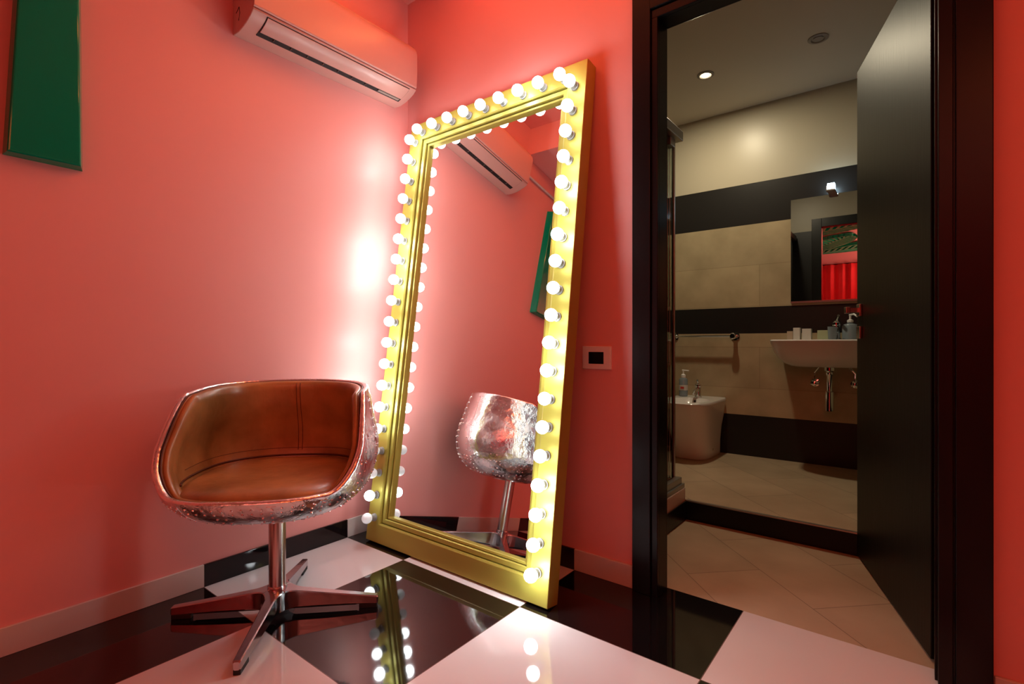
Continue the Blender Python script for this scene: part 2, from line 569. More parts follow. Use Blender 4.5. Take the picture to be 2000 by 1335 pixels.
# black riser of the step, with a thin metal edge
rs = MB()
rs.box((1.148, 0.838, 0.0), (2.50, 0.848, ZF - 0.004))
rs.box((1.148, 0.10, 0.0), (1.154, 0.848, ZF - 0.004))
struct('trim_3', rs, M['black_wood'])
ed = MB()
ed.box((1.154, 0.834, ZF - 0.004), (2.50, 0.852, ZF + 0.002))
struct('trim_4', ed, M['alu_rail'])

# ------------------------------------------------------------------ door frame and door leaf
CX0, CX1 = 1.256, 2.213     # outer edges of the casing
GX0, GX1 = 1.328, 2.138     # grooves between the flat casing and the inner moulding
CT = 2.17
dc = MB()
# flat casing, bedroom side
dc.box((CX0, -0.022, 0.0), (GX0 - 0.004, 0.0, CT), 0.002)
dc.box((GX1 + 0.004, -0.022, 0.0), (CX1, 0.0, CT), 0.002)
dc.box((GX0 - 0.004, -0.022, 2.080), (GX1 + 0.004, 0.0, CT), 0.002)
# inner moulding
dc.box((GX0, -0.016, 0.0), (DX0, 0.0, DTOP), 0.002)
dc.box((DX1, -0.016, 0.0), (GX1, 0.0, DTOP), 0.002)
dc.box((GX0, -0.016, DTOP), (GX1, 0.0, 2.074), 0.002)
dc.box((GX0 - 0.006, -0.008, 0.0), (GX0 + 0.002, 0.0, 2.08))
dc.box((GX1 - 0.002, -0.008, 0.0), (GX1 + 0.006, 0.0, 2.08))
dc.box((GX0, -0.008, 2.072), (GX1, 0.0, 2.082))
# jambs through the wall
dc.box((DX0 - 0.021, 0.0, 0.0), (DX0, WT, DTOP + 0.021))
dc.box((DX1, 0.0, 0.0), (DX1 + 0.021, WT, DTOP + 0.021))
dc.box((DX0, 0.0, DTOP), (DX1, WT, DTOP + 0.021))
# stop
dc.box((DX1 - 0.006, 0.02, 0.0), (DX1, 0.05, DTOP))
# casing on the bathroom side
dc.box((DX0 - 0.085, WT, 0.0), (DX0, WT + 0.009, DTOP + 0.085), 0.002)
dc.box((DX0, WT, DTOP), (DX1, WT + 0.009, DTOP + 0.085), 0.002)
struct('door_1', dc, M['black_wood'])

# leaf: hinge on the right jamb, swung into the bathroom
ang = radians(107.1)
hx, hy = 2.096, 0.112
leaf = thing('door_leaf', None, None, (hx, hy, 0.0), (0, 0, ang))
leaf['kind'] = 'structure'
leaf.name = 'door_2'
WM['door_2'] = WM.pop('door_leaf')
LW = 0.757
lf = MB()
lf.box((0.0, -0.040, 0.008), (LW, 0.0, 2.032), 0.002)
# local +x runs from the hinge to the free edge; local +y faces the bedroom side here
lf.build('door_panel', M['leaf'], leaf)
hd = MB()
hd.box((LW - 0.075, 0.0, 1.006), (LW - 0.025, 0.009, 1.056), 0.002)
hd.box((LW - 0.058, 0.009, 1.022), (LW - 0.042, 0.05, 1.040))
hd.box((LW - 0.075, 0.040, 1.018), (LW - 0.040, 0.056, 1.044), 0.002)
hd.build('door_handle', M['steel'], leaf)
B((LW - 0.075, 0.0, 0.914), (LW - 0.025, 0.009, 0.964), 0.002).build('key_plate', M['steel'], leaf)

# ------------------------------------------------------------------ big bulb mirror
W_, H_, TH = 0.991, 1.975, 0.063
tilt = radians(7.907)
vm = thing('vanity_mirror', 'tall olive gold framed floor mirror ringed with round bulbs, leaning on the back wall', 'mirror',
           (0.106, -0.3355, 0.0088), (-tilt, 0, 0))
def rect_ring(i, y):
    return [Vector((i, y, i)), Vector((W_ - i, y, i)), Vector((W_ - i, y, H_ - i)), Vector((i, y, H_ - i))]
def profile(name, pts, mt):
    return MB().rings([rect_ring(i, y) for i, y in pts], close_loft=True).build(name, mt, vm)
profile('frame', [(0, TH), (0, .0015), (.0015, 0), (.0775, 0), (.084, .0035), (.084, .024), (.094, .024), (.094, TH)], M['gold'])
profile('inner_moulding', [(.0865, .030), (.0865, .013), (.089, .0105), (.1045, .0115), (.1065, .014), (.1065, .030), (.1088, .030), (.1088, .0225), (.110, .021), (.1175, .022), (.119, .0240), (.119, .045), (.0865, .045)], M['gold'])
B((.112, .0375, .112), (W_ - .112, .0405, H_ - .112)).build('mirror_glass', M['mirror'], vm)
B((.090, .046, .090), (W_ - .090, .058, H_ - .090)).build('back_board', M['backboard'], vm)

def bulb_mesh():
    pr = []
    R = 0.0230
    for k in range(0, 13):
        a = pi * k / 16.0
        pr.append((R * sin(a), -R * cos(a)))
    pr = [(max(r, 1e-4), z) for r, z in pr]
    pr += [(0.0125, 0.0195)]
    return pr
# local axis of a bulb: it points out of the frame (local -y); profile z=-R is the bulb's tip
rotm = Matrix(((1, 0, 0), (0, 0, 1), (0, -1, 0))).to_4x4()   # z -> +y
proto = {}
def make_bulb_data(kind):
    b = MB()
    b.lathe(bulb_mesh(), 20, mtx=rotm)
    return b
sock_me = None
def place_bulb(x, z, kind):
    global sock_me
    if kind not in proto:
        o = make_bulb_data(kind).build('bulb', M[kind], vm, smooth='all')
        proto[kind] = o
    else:
        o = proto[kind].copy()
        col.objects.link(o)
        o.parent = vm
    o.location = (x, -0.0425, z)
    if kind == 'bulb_bright':
        o['label'] = 'brightly lit round bulb'
    elif kind == 'bulb_off_glow':
        o['label'] = 'unlit round bulb with a faint added glow'
    if sock_me is None:
        b = MB()
        b.lathe([(0.0158, -0.0068), (0.0152, -0.002), (0.0148, 0.002), (0.0148, 0.0125), (0.0175, 0.014), (0.0175, 0.0200), (0.012, 0.0200)], 20, mtx=rotm)
        WM[o.name] = Matrix.Identity(4)
        s = b.build('socket', M['collar'], o, smooth=30)
        sock_me = s
    else:
        s = sock_me.copy()
        col.objects.link(s)
        s.parent = o
    s.location = (0, 0.0222, 0)
BR, DI, OF = 'bulb_bright', 'bulb_dim', 'bulb_off_glow'
zs = [1.876 - 0.0984 * k for k in range(19)]
Lk = [DI, BR, DI, DI, DI, BR, BR, BR, DI, DI, BR, DI, BR, BR, DI, OF, OF, DI, OF]
Rk = [DI, DI, DI, DI, BR, DI, BR, DI, DI, DI, BR, BR, DI, DI, DI, BR, BR, DI, BR]
for z, k in zip(zs, Lk):
    place_bulb(0.047, z, k)
for z, k in zip(zs, Rk):
    place_bulb(W_ - 0.047, z, k)
Tk = [DI, DI, DI, DI, DI, DI, BR, DI, DI]
for i, k in enumerate(Tk):
    place_bulb(0.093 + 0.1006 * i, 1.918, k)

# ------------------------------------------------------------------ aviator chair
chair = thing('aviator_chair', 'swivel tub chair with riveted aluminium shell and tan leather lining', 'chair', (0.389, -0.890, 0.0), (0, 0, radians(45)))
ZB = 0.352
def lerp_tab(tab, x):
    if x <= tab[0][0]: return tab[0][1]
    for (x0, y0), (x1, y1) in zip(tab, tab[1:]):
        if x <= x1:
            t = (x - x0) / (x1 - x0)
            return y0 + (y1 - y0) * t
    return tab[-1][1]
RT = [(0.352, 0.150), (0.358, 0.19), (0.371, 0.23), (0.390, 0.264), (0.413, 0.290), (0.44, 0.309), (0.475, 0.322), (0.52, 0.332), (0.57, 0.331), (0.63, 0.318), (0.69, 0.307), (0.75, 0.294), (0.80, 0.285)]
def smooth_tab(x):
    h = 0.012
    return (lerp_tab(RT, x - h) + lerp_tab(RT, x) * 2 + lerp_tab(RT, x + h)) / 4
def foot(phi):
    # superellipse radius factor; phi = 0 at the front (local -y)
    c, s = abs(cos(phi)), abs(sin(phi))
    n_ = 2.55
    f = (c ** n_ + s ** n_) ** (-1.0 / n_)
    return f * 0.975
def rad(phi, z, d=0.0):
    return (smooth_tab(z) - d) * foot(phi)
def pos(phi, z, d=0.0):
    r = rad(phi, z, d)
    return Vector((r * sin(phi), -r * cos(phi), z))
def sst(t):
    t = max(0.0, min(1.0, t))
    return t * t * (3 - 2 * t)
ZR0, ZR1 = 0.452, 0.738
def rim(phi):
    a = abs(math.degrees(atan2(sin(phi), cos(phi))))
    return ZR0 + (ZR1 - ZR0) * (0.95 * sst((a - 42) / 47.0) + 0.05 * sst((a - 70) / 60.0)) + 0.012 * sst((a - 70) / 110)
# sampling of phi denser at the arms' front edges
def phis(nn=220):
    out = []
    for k in range(nn):
        out.append(-pi + 2 * pi * k / nn)
    return out
PH = phis()
def edge_dir(phi):
    e = 0.01
    a = pos(phi + e, rim(phi + e)) - pos(phi - e, rim(phi - e))
    r = Vector((sin(phi), -cos(phi), 0))
    E = a.cross(r)
    E.normalize()
    if E.z < 0: E = -E
    return E, r
def ring_at(tt, d=0.0):
    out = []
    for p in PH:
        z = ZB + (rim(p) - 0.002 - ZB) * tt
        out.append(pos(p, z, d))
    return out
def rim_ring(inw, up):
    out = []
    for p in PH:
        E, r = edge_dir(p)
        out.append(pos(p, rim(p)) - r * inw + E * up)
    return out
outer = []
outer.append([pos(p, ZB) * 0.4 + Vector((0, 0, ZB * 0.6)) for p in PH])
outer += [ring_at(t) for t in (0.0, .03, .07, .12, .18, .25, .32, .40, .48, .56, .64, .72, .80, .88, .94, .98)]
outer += [rim_ring(0.0, 0.001), rim_ring(0.0015, 0.0045), rim_ring(0.006, 0.0075), rim_ring(0.011, 0.0080), rim_ring(0.016, 0.0065), rim_ring(0.0195, 0.002), rim_ring(0.0205, -0.012)]
sh = MB().rings(outer, cap0=True)
# rivets in rows along the seams of the skin
def rivet(p, nrm, r=0.0040):
    nrm = nrm.normalized()
    u = nrm.cross(Vector((0, 0, 1)))
    if u.length < 0.1: u = Vector((1, 0, 0))
    u.normalize()
    w = nrm.cross(u)
    rings = []
    for rr, hh in ((1.0, -0.15), (0.92, 0.35), (0.6, 0.7)):
        rings.append([p + nrm * (hh * r) + (u * cos(2 * pi * j / 7) + w * sin(2 * pi * j / 7)) * (rr * r) for j in range(7)])
    sh.rings(rings, cap1=True)
def surf_n(p, z):
    a = pos(p + .01, z) - pos(p - .01, z)
    b = pos(p, z + .004) - pos(p, z - .004)
    n_ = a.cross(b)
    if n_.dot(Vector((sin(p), -cos(p), 0))) < 0: n_ = -n_
    return n_
nseam = 14
for s in range(nseam):
    p0 = 2 * pi * (s + 0.5) / nseam
    top = rim(p0) - 0.012
    z = 0.366
    while z < top:
        for dp in (-0.045, 0.045):
            if z < rim(p0 + dp) - 0.014:
                rivet(pos(p0 + dp, z), surf_n(p0 + dp, z))
        z += 0.030 if z > 0.40 else 0.018
for zrow, cnt in ((0.370, 50), (0.420, 72), (0.435, 72), (0.590, 60)):
    for k in range(cnt):
        p0 = 2 * pi * k / cnt
        if zrow < rim(p0) - 0.014:
            rivet(pos(p0, zrow), surf_n(p0, zrow), 0.0036)
sh.build('shell', M['skin'], chair, smooth=35)
# thin raised seam strips between the panels of the skin
sm = MB()
for s in range(nseam):
    p0 = 2 * pi * (s + 0.5) / nseam
    top = min(rim(p0 - 0.004), rim(p0 + 0.035), rim(p0 + 0.075)) - 0.010
    K = 10
    rr = []
    for k in range(K + 1):
        z = 0.356 + (top - 0.356) * k / K
        rr.append([pos(p0 - 0.004, z, -0.0002), pos(p0 - 0.004, z, -0.0012), pos(p0 + 0.075, z, -0.0010), pos(p0 + 0.075, z, 0.0004)])
    sm.rings(rr, cap0=True, cap1=True)
sm.build('shell_overlaps', M['skin'], chair, smooth=30)

# leather lining
LB = 0.425
li = [rim_ring(0.0205, -0.014), rim_ring(0.0210, -0.004), rim_ring(0.0235, -0.0005), rim_ring(0.0260, -0.002), rim_ring(0.0275, -0.006),
      rim_ring(0.0290, -0.001), rim_ring(0.0330, 0.002), rim_ring(0.0400, 0.001), rim_ring(0.0465, -0.005), rim_ring(0.0510, -0.014)]
last = li[-1]
def lining_down(t):
    out = []
    for j, p in enumerate(PH):
        a = last[j]
        z = a.z + (LB - a.z) * t
        tgt = pos(p, max(z, 0.43), 0.056)
        tgt.z = z
        ax = Vector((a.x, a.y, z))
        w = min(1.0, t * 2.2)
        out.append(ax * (1 - w) + tgt * w)
    return out
for t in (.06, .12, .2, .3, .4, .5, .6, .7, .8, .9, 1.0):
    li.append(lining_down(t))
ln = MB().rings(li)
ln_o = ln.build('back_lining', M['leather'], chair, smooth='all')
# seat cushion: puffy rounded pad
def cush_ring(f, z):
    out = []
    for p in PH[::2]:
        r = (0.322 * foot(p) - 0.052) * f
        zz = z
        back = max(0.0, -cos(p))
        out.append(Vector((r * sin(p), -r * cos(p), zz)))
    return out
cu = [cush_ring(.97, .420), cush_ring(1.0, .430), cush_ring(.998, .440), cush_ring(.98, .452), cush_ring(.94, .4615), cush_ring(.86, .468), cush_ring(.7, .472), cush_ring(.45, .472), cush_ring(.2, .471), cush_ring(.02, .471)]
cu_o = MB().rings(cu, cap0=True, cap1=True).build('seat_cushion', M['leather'], chair, smooth='all')
# seams: vertical ones on the back lining, dark piping that also paints the shade in the seat crease
def inner_pos(p, z):
    v = pos(p, z, 0.0512)
    return v
sv = MB()
for j in (-1, 1):
    sv.tube([rg[j] + Vector((0, -0.0004, 0)) for rg in li[8:-2]], 0.0011, 6)
sv.build('back_seam', M['leather_dark'], chair, smooth='all')
def crease(z, d, a0, r_, name, par):
    pts = []
    for k in range(90):
        p = radians(a0 + (360 - 2 * a0) * k / 89)
        q = pos(p, z, d)
        pts.append(q)
    MB().tube(pts, r_, 8).build(name, M['leather_dark'], par, smooth='all')
crease(0.4700, 0.0580, 57, 0.0034, 'cushion_piping_crease_shade', cu_o)
crease(0.4950, 0.0563, 78, 0.0009, 'lining_stitch', ln_o)

gk = MB()  # dark tube painting the shade of the groove between leather and metal
gr = rim_ring(0.0225, 0.0010)
gk_r = []
for j, q in enumerate(gr):
    t = (gr[(j + 1) % len(gr)] - gr[j - 1]).normalized()
    E_, r0 = edge_dir(PH[j])
    gk_r.append([q - r0 * (0.0024 * cos(2 * pi * k / 8)) + E_ * (0.0024 * sin(2 * pi * k / 8)) for k in range(8)])
gk.rings(gk_r, close_loft=True)
gk.build('rim_groove_shade', M['leather_dark'], ln_o, smooth='all')

# pedestal
pd = MB()
pd.lathe([(0.0265, 0.070), (0.0265, 0.356), (0.02, 0.356)], 40)
pd.build('pole', M['steel'], chair, smooth=30)
MB().lathe([(0.095, 0.344), (0.095, 0.354), (0.05, 0.354)], 32).build('swivel_plate', M['cast_alu'], chair, smooth=30)
MB().lathe([(0.0285, 0.078), (0.0305, 0.084), (0.0305, 0.090), (0.0275, 0.094)], 40).build('pole_collar', M['cast_alu'], chair, smooth=30)
# four blades meeting in rounded corners; leg directions follow the chair base in the photograph
def leg_mesh(L):
    w0, rf = 0.0165, 0.062
    c = w0 + rf
    sd = c - rf / sqrt(2)
    def wid(s):
        if s < c:
            return c - sqrt(max(rf * rf - (c - s) ** 2, 0.0))
        return w0 - 0.0055 * (s - c) / (L - c)
    ss = [sd] + [sd + (c - sd) * k / 8 for k in range(1, 9)] + [c + (L - 0.004 - c) * k / 8 for k in range(1, 9)]
    def zt(s):
        t = s / L
        return 0.088 - 0.048 * (t ** 0.9)
    def zb(s):
        t = s / L
        return 0.018 - 0.005 * t + 0.004 * sin(pi * min(1, t))
    mb = MB()
    rings = []
    first = [Vector((0.0005, 0, 0.086)), Vector((0.0005, 0, 0.086)), Vector((0.0005, 0, 0.026)), Vector((0.0005, 0, 0.026)),
             Vector((0.0005, 0, 0.026)), Vector((0.0005, 0, 0.026)), Vector((0.0005, 0, 0.086)), Vector((0.0005, 0, 0.086))]
    def sec(s, w, t, b):
        ch = 0.003
        return [Vector((s, -w + ch, t)), Vector((s, -w, t - ch)), Vector((s, -w * 0.98, b + ch)), Vector((s, -w + ch, b)),
                Vector((s, w - ch, b)), Vector((s, w * 0.98, b + ch)), Vector((s, w, t - ch)), Vector((s, w - ch, t))]
    rings = [sec(0.001, 0.0042, 0.087, 0.019)]
    for s in ss:
        rings.append(sec(s, wid(s), zt(s), zb(s)))
    rings.append(sec(L, wid(L - .004) - 0.003, zt(L) - 0.003, zb(L) + 0.002))
    mb.rings(rings, cap0=True, cap1=True)
    return mb
for k in range(4):
    a = radians(-90 + 90 * k)
    L = 0.328
    mb = leg_mesh(L)
    rot = Matrix.Rotation(a, 4, 'Z')
    for v in mb.bm.verts:
        v.co = rot @ v.co
    lg = mb.build('leg', M['cast_alu'], chair, smooth=30)
    gb = MB().box((L - 0.062, -0.0100, 0.0), (L - 0.002, 0.0100, 0.0150), 0.002, mtx=rot).box((0.05, -0.0085, 0.0140), (L - 0.07, 0.0085, 0.0190), 0.0, mtx=rot)  # long black strip added to paint the shade under the blade
    gb.build('foot_glide_and_shade', M['rubber'], lg)

# ------------------------------------------------------------------ air conditioner
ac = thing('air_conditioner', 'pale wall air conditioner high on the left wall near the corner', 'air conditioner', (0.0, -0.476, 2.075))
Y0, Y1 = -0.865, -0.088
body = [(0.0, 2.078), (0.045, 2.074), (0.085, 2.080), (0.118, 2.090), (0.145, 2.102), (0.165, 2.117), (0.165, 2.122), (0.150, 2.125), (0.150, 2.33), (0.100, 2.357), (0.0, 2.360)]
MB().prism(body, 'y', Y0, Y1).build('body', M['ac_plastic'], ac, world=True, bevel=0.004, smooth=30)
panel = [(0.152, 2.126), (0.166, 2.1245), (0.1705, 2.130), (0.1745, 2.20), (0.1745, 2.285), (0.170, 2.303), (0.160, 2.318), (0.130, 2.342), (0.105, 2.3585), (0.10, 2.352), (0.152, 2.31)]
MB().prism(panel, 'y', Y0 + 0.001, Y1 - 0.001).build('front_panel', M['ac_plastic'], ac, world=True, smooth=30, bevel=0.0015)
# air flap: a curved strip sitting in the underside
fy0, fy1 = -0.808, -0.128
def off_pt(pts, d):
    out = []
    for i, p in enumerate(pts):
        a = Vector(pts[max(i - 1, 0)]); b = Vector(pts[min(i + 1, len(pts) - 1)])
        t = (b - a).normalized()
        out.append((p[0] + t.y * d, p[1] - t.x * d))
    return out
fl = [(0.098, 2.0835), (0.118, 2.0895), (0.133, 2.0960), (0.145, 2.1020), (0.158, 2.112)]
dn = off_pt(fl, 0.0045)
up = off_pt(fl, -0.004)
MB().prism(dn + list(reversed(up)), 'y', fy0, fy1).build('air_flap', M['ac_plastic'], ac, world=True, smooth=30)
gp = off_pt(fl, 0.0012)
gp2 = off_pt([(0.0965, 2.083)] + fl[1:-1] + [(0.1605, 2.1145)], 0.0012)
MB().prism(gp2 + list(reversed(up)), 'y', fy0 - 0.0035, fy1 + 0.0035).build('flap_gap_shade', M['dark_gap'], ac, world=True)  # dark strip painting the shade round the flap
sl = off_pt([(0.074, 2.0775), (0.0965, 2.0835)], 0.0022)
sl2 = off_pt([(0.074, 2.0775), (0.0965, 2.0835)], -0.003)
ao = MB().prism(sl + list(reversed(sl2)), 'y', fy0 - 0.004, fy1 + 0.004).build('air_outlet', M['dark_gap'], ac, world=True)  # solid dark strip painting the shade of the outlet slot
for k in range(9):
    y = fy0 + (fy1 - fy0) * (k + 0.8) / 9.6
    vn = MB()
    vn.box((0.083, y - 0.0006, 2.0745), (0.096, y + 0.0006, 2.0790))
    vn.build('vane', M['alu_rail'], ao, world=True)
B((0.083, -0.255, 2.0752), (0.096, -0.135, 2.0790)).build('outlet_cover', M['grey_ring'], ac, world=True)
# screw cover marks on the end cap
mk = MB()
mk.tube([(0.030, Y0 - 0.0005, 2.150), (0.055, Y0 - 0.0005, 2.165), (0.060, Y0 - 0.0005, 2.14), (0.050, Y0 - 0.0005, 2.115)], 0.0012, 6)
mk.build('end_cap_mark', M['dark_gap'], ac, world=True)

# wall rail beside the air conditioner, with the green panel hanging below
rl = MB().tube([(0.014, -0.868, 2.313), (0.014, -2.6, 2.313)], 0.008, 10)
rl.build('picture_rail', M['white_panel'], origin=(0.014, -1.7, 2.313), smooth=30)
tag(bpy.data.objects['picture_rail'], 'thin pale rail on the left wall running from the air conditioner, seen in the mirror', 'rail')
gp_ = MB()
def green_ring(i, x, t=0.0):
    if x < 0.001:
        return [Vector((x, -1.496, 1.438)), Vector((x, -1.316, 1.436)), Vector((x, -1.322, 2.197)), Vector((x, -1.460, 2.197))]
    # slightly tapering panel, wider at its lower end
    return [Vector((x, -1.492 + i, 1.440 + i)), Vector((x, -1.328 - i, 1.440 + i)), Vector((x, -1.335 - i, 2.195 - i)), Vector((x, -1.455 + i, 2.195 - i))]
gp_.rings([green_ring(0, 0.0), green_ring(0, 0.040), green_ring(0.003, 0.0435), green_ring(0.006, 0.0440)], cap0=True, cap1=True)
go = gp_.build('hanging_panel', M['green'], origin=(0.0, -1.40, 1.44))
tag(go, 'long glossy green lacquered panel hanging on the left wall', 'panel')

# ------------------------------------------------------------------ thermostat
th = thing('wall_control', 'white rectangular wall plate with a small black screen beside the doorway', 'wall control', (1.103, 0.0, 0.84))
def frame_plate(x0, x1, z0, z1, ix0, ix1, iz0, iz1, y):
    def r(a, b, c, d, yy):
        return [Vector((a, yy, c)), Vector((b, yy, c)), Vector((b, yy, d)), Vector((a, yy, d))]
    return [r(x0, x1, z0, z1, 0.0), r(x0, x1, z0, z1, -y + .002), r(x0 + .002, x1 - .002, z0 + .002, z1 - .002, -y),
            r(ix0, ix1, iz0, iz1, -y), r(ix0, ix1, iz0, iz1, -0.001)]
MB().rings(frame_plate(1.042, 1.164, 0.796, 0.884, 1.068, 1.134, 0.816, 0.862, 0.009)).build('plate', M['white_plastic'], th, world=True)
B((1.068, -0.007, 0.816), (1.134, -0.0005, 0.862), 0.001).build('screen', M['black_glass'], th, world=True)

# ------------------------------------------------------------------ bathroom fittings
# shower enclosure
se = thing('shower_enclosure', 'glass shower enclosure with aluminium rails just inside the bathroom door', 'shower', (0.9, 0.5, ZF))
st = MB()
st.box((0.225, 0.106, ZF - 0.02), (1.146, 0.848, 0.160), 0.004)
st.build('shower_tray', M['tray'], se, world=True)
rr_ = MB()
rr_.box((1.080, 0.106, 0.161), (1.143, 0.846, 0.180), 0.002)
rr_.box((1.095, 0.106, 0.180), (1.132, 0.835, 0.212), 0.002)
rr_.box((0.225, 0.800, 0.161), (1.095, 0.835, 0.200), 0.002)
rr_.build('bottom_rail', M['alu_rail'], se, world=True)
tr_ = MB()
tr_.box((1.085, 0.106, 1.925), (1.135, 0.848, 1.975), 0.004)
tr_.box((0.225, 0.798, 1.930), (1.085, 0.842, 1.972), 0.004)
tr_.box((1.080, 0.74, 1.885), (1.110, 0.80, 1.925), 0.003)
tr_.build('top_rail', M['alu_rail'], se, world=True)
po = MB()
po.box((1.086, 0.812, 0.20), (1.101, 0.828, 1.925), 0.002)
po.build('corner_post', M['alu_rail'], se, world=True)
B((1.088, 0.12, 0.21), (1.094, 0.79, 1.925)).build('glass_door', M['glass'], se, world=True)
B((0.235, 0.817, 0.20), (1.085, 0.823, 1.93)).build('glass_side_panel', M['glass'], se, world=True)
hn = MB().tube([(1.062, 0.755, 1.01), (1.062, 0.755, 1.13)], 0.008, 10)
hn.tube([(1.062, 0.755, 1.02), (1.09, 0.755, 1.02)], 0.005, 8).tube([(1.062, 0.755, 1.12), (1.09, 0.755, 1.12)], 0.005, 8)
hn.build('shower_door_handle', M['chrome'], se, world=True, smooth=30)

# bottle standing on a small shelf on the far wall, seen through the glass
sb = thing('shower_shelf', 'small glass shelf on the tiled wall beyond the shower glass', 'shelf', (0.59, 2.06, 0.90))
B((0.500, 2.03, 0.892), (0.598, 2.113, 0.900), 0.001).build('shelf_plate', M['steel'], sb, world=True)
bt = thing('shampoo_bottle', 'black capped pale bottle seen through the shower glass', 'bottle', (0.570, 2.07, 0.90))
MB().lathe([(0.026, 0.0), (0.028, 0.004), (0.028, 0.07), (0.022, 0.078)], 20).build('bottle_body', M['green_box'], bt, smooth=30)
MB().lathe([(0.022, 0.078), (0.022, 0.12), (0.018, 0.124)], 20).build('bottle_cap', M['black_plastic'], bt, smooth=30)

bn = thing('waste_bin', 'small black bin on the bathroom floor beyond the shower glass', 'bin', (0.575, 1.90, ZF))
MB().lathe([(0.085, 0.0), (0.095, 0.01), (0.105, 0.20), (0.108, 0.205), (0.108, 0.215)], 28).build('bin_body', M['black_plastic'], bn, smooth=30)
MB().lathe([(0.108, 0.2155), (0.100, 0.235), (0.06, 0.250), (0.01, 0.254)], 28).build('bin_lid', M['black_plastic'], bn, smooth=30)

# towel rail
tw = thing('towel_rail', 'chrome towel rail on the tiled wall above the bidet', 'towel rail', (0.8, YW, 0.94))
MB().tube([(0.63, 2.052, 0.942), (1.055, 2.052, 0.942)], 0.0075, 14).build('bar', M['chrome'], tw, world=True, smooth=30)
for x in (0.622, 1.062):
    mb = MB()
    ry = Matrix.Rotation(radians(-90), 4, 'X')
    mb.lathe([(0.016, -0.085), (0.022, -0.080), (0.024, -0.070), (0.022, -0.055), (0.014, -0.045), (0.014, -0.008), (0.030, -0.006), (0.030, 0.0)], 24, base=(x, YW - 0.001, 0.942), mtx=ry)
    mb.build('wall_mount', M['chrome'], tw, world=True, smooth=30)

# bidet
bd = thing('bidet', 'white ceramic bidet against the tiled bathroom wall', 'bidet', (0.84, 2.0, ZF))
def bidet_ring(z, yf, hw, n_=3.2, yb=2.113, cx=0.84, k=40):
    out = []
    yc = (yf + yb) / 2
    hl = (yb - yf) / 2
    for j in range(k):
        a = 2 * pi * j / k
        c, s = cos(a), sin(a)
        x = hw * (abs(c) ** (2 / n_)) * (1 if c >= 0 else -1)
        nn = n_ if s < 0 else 9.0
        y = hl * (abs(s) ** (2 / nn)) * (1 if s >= 0 else -1)
        if s >= 0:
            x = hw * (abs(c) ** (2 / nn)) * (1 if c >= 0 else -1)
        out.append(Vector((cx + x, yc + y, z)))
    return out
BZ = 0.50
br = [bidet_ring(ZF, 1.745, 0.125), bidet_ring(ZF + 0.01, 1.735, 0.128), bidet_ring(0.20, 1.72, 0.130), bidet_ring(0.30, 1.685, 0.140), bidet_ring(0.38, 1.635, 0.156),
      bidet_ring(0.44, 1.595, 0.165), bidet_ring(0.475, 1.572, 0.171), bidet_ring(0.493, 1.567, 0.173), bidet_ring(BZ, 1.573, 0.169)]
def basin(z, yf, yb, hw, cx=0.84, k=40):
    out = []
    for j in range(k):
        a = 2 * pi * j / k
        out.append(Vector((cx + hw * cos(a), (yf + yb) / 2 + (yb - yf) / 2 * sin(a), z)))
    return out
br += [basin(BZ, 1.603, 1.935, 0.143), basin(BZ - 0.006, 1.607, 1.930, 0.139), basin(BZ - 0.05, 1.63, 1.90, 0.125), basin(BZ - 0.09, 1.69, 1.84, 0.07), basin(BZ - 0.10, 1.75, 1.78, 0.01)]
MB().rings(br, cap0=True, cap1=True).build('ceramic_bowl', M['ceramic'], bd, world=True, smooth=50)
MB().lathe([(0.008, 0.0), (0.008, 0.003)], 14, base=(0.84, 1.915, BZ - 0.022), mtx=Matrix.Rotation(radians(60), 4, 'X')).build('overflow_hole_shade', M['dark_gap'], bd, world=True)  # dark disc painting the shade of the hole
MB().lathe([(0.009, -0.002), (0.009, 0.002)], 14, base=(0.968, 1.90, 0.155), mtx=Matrix.Rotation(radians(90), 4, 'Y')).build('bolt_cap', M['grey_ring'], bd, world=True)
def faucet(cx, cy, z, s, parent, spout=0.09):
    f = MB()
    f.lathe([(0.024 * s, 0.0), (0.024 * s, 0.006), (0.019 * s, 0.010), (0.018 * s, 0.070 * s), (0.021 * s, 0.074 * s), (0.021 * s, 0.085 * s), (0.012 * s, 0.094 * s)], 24, base=(cx, cy, z))
    f.tube([(cx, cy, z + 0.05 * s), (cx, cy - spout * 0.5, z + 0.052 * s), (cx, cy - spout, z + 0.040 * s), (cx, cy - spout - 0.008, z + 0.028 * s)], [0.013 * s, 0.012 * s, 0.011 * s, 0.011 * s], 14)
    a = f.build('faucet_body', M['chrome'], parent, world=True, smooth=35)
    h = MB()
    h.tube([(cx, cy, z + 0.090 * s), (cx + 0.008, cy - 0.03 * s, z + 0.103 * s), (cx + 0.02, cy - 0.075 * s, z + 0.118 * s)], [0.008 * s, 0.007 * s, 0.006 * s], 12)
    h.build('faucet_lever', M['chrome'], parent, world=True, smooth=35)
bf = thing('bidet_faucet', 'small chrome faucet on the bidet', 'faucet', (0.84, 1.985, BZ))
faucet(0.84, 1.985, BZ, 1.08, bf, 0.08)
ps = thing('soap_dispenser', 'blue soap bottle with white pump standing on the bidet', 'soap bottle', (0.725, 2.005, BZ))
ps.scale = (1.0, 1.0, 1.12)
MB().lathe([(0.028, 0.001), (0.031, 0.004), (0.031, 0.108), (0.027, 0.116), (0.014, 0.121), (0.012, 0.124)], 24).build('bottle_body', M['blue_plastic'], ps, smooth=35)
MB().lathe([(0.0315, 0.040), (0.0315, 0.075)], 24).build('bottle_label', M['paper_box'], ps, smooth=30)
B((-0.010, -0.0335, 0.050), (0.016, -0.0305, 0.064)).build('label_mark', M['red_label'], ps)
pm = MB().lathe([(0.017, 0.122), (0.017, 0.140), (0.006, 0.148), (0.006, 0.168)], 16)
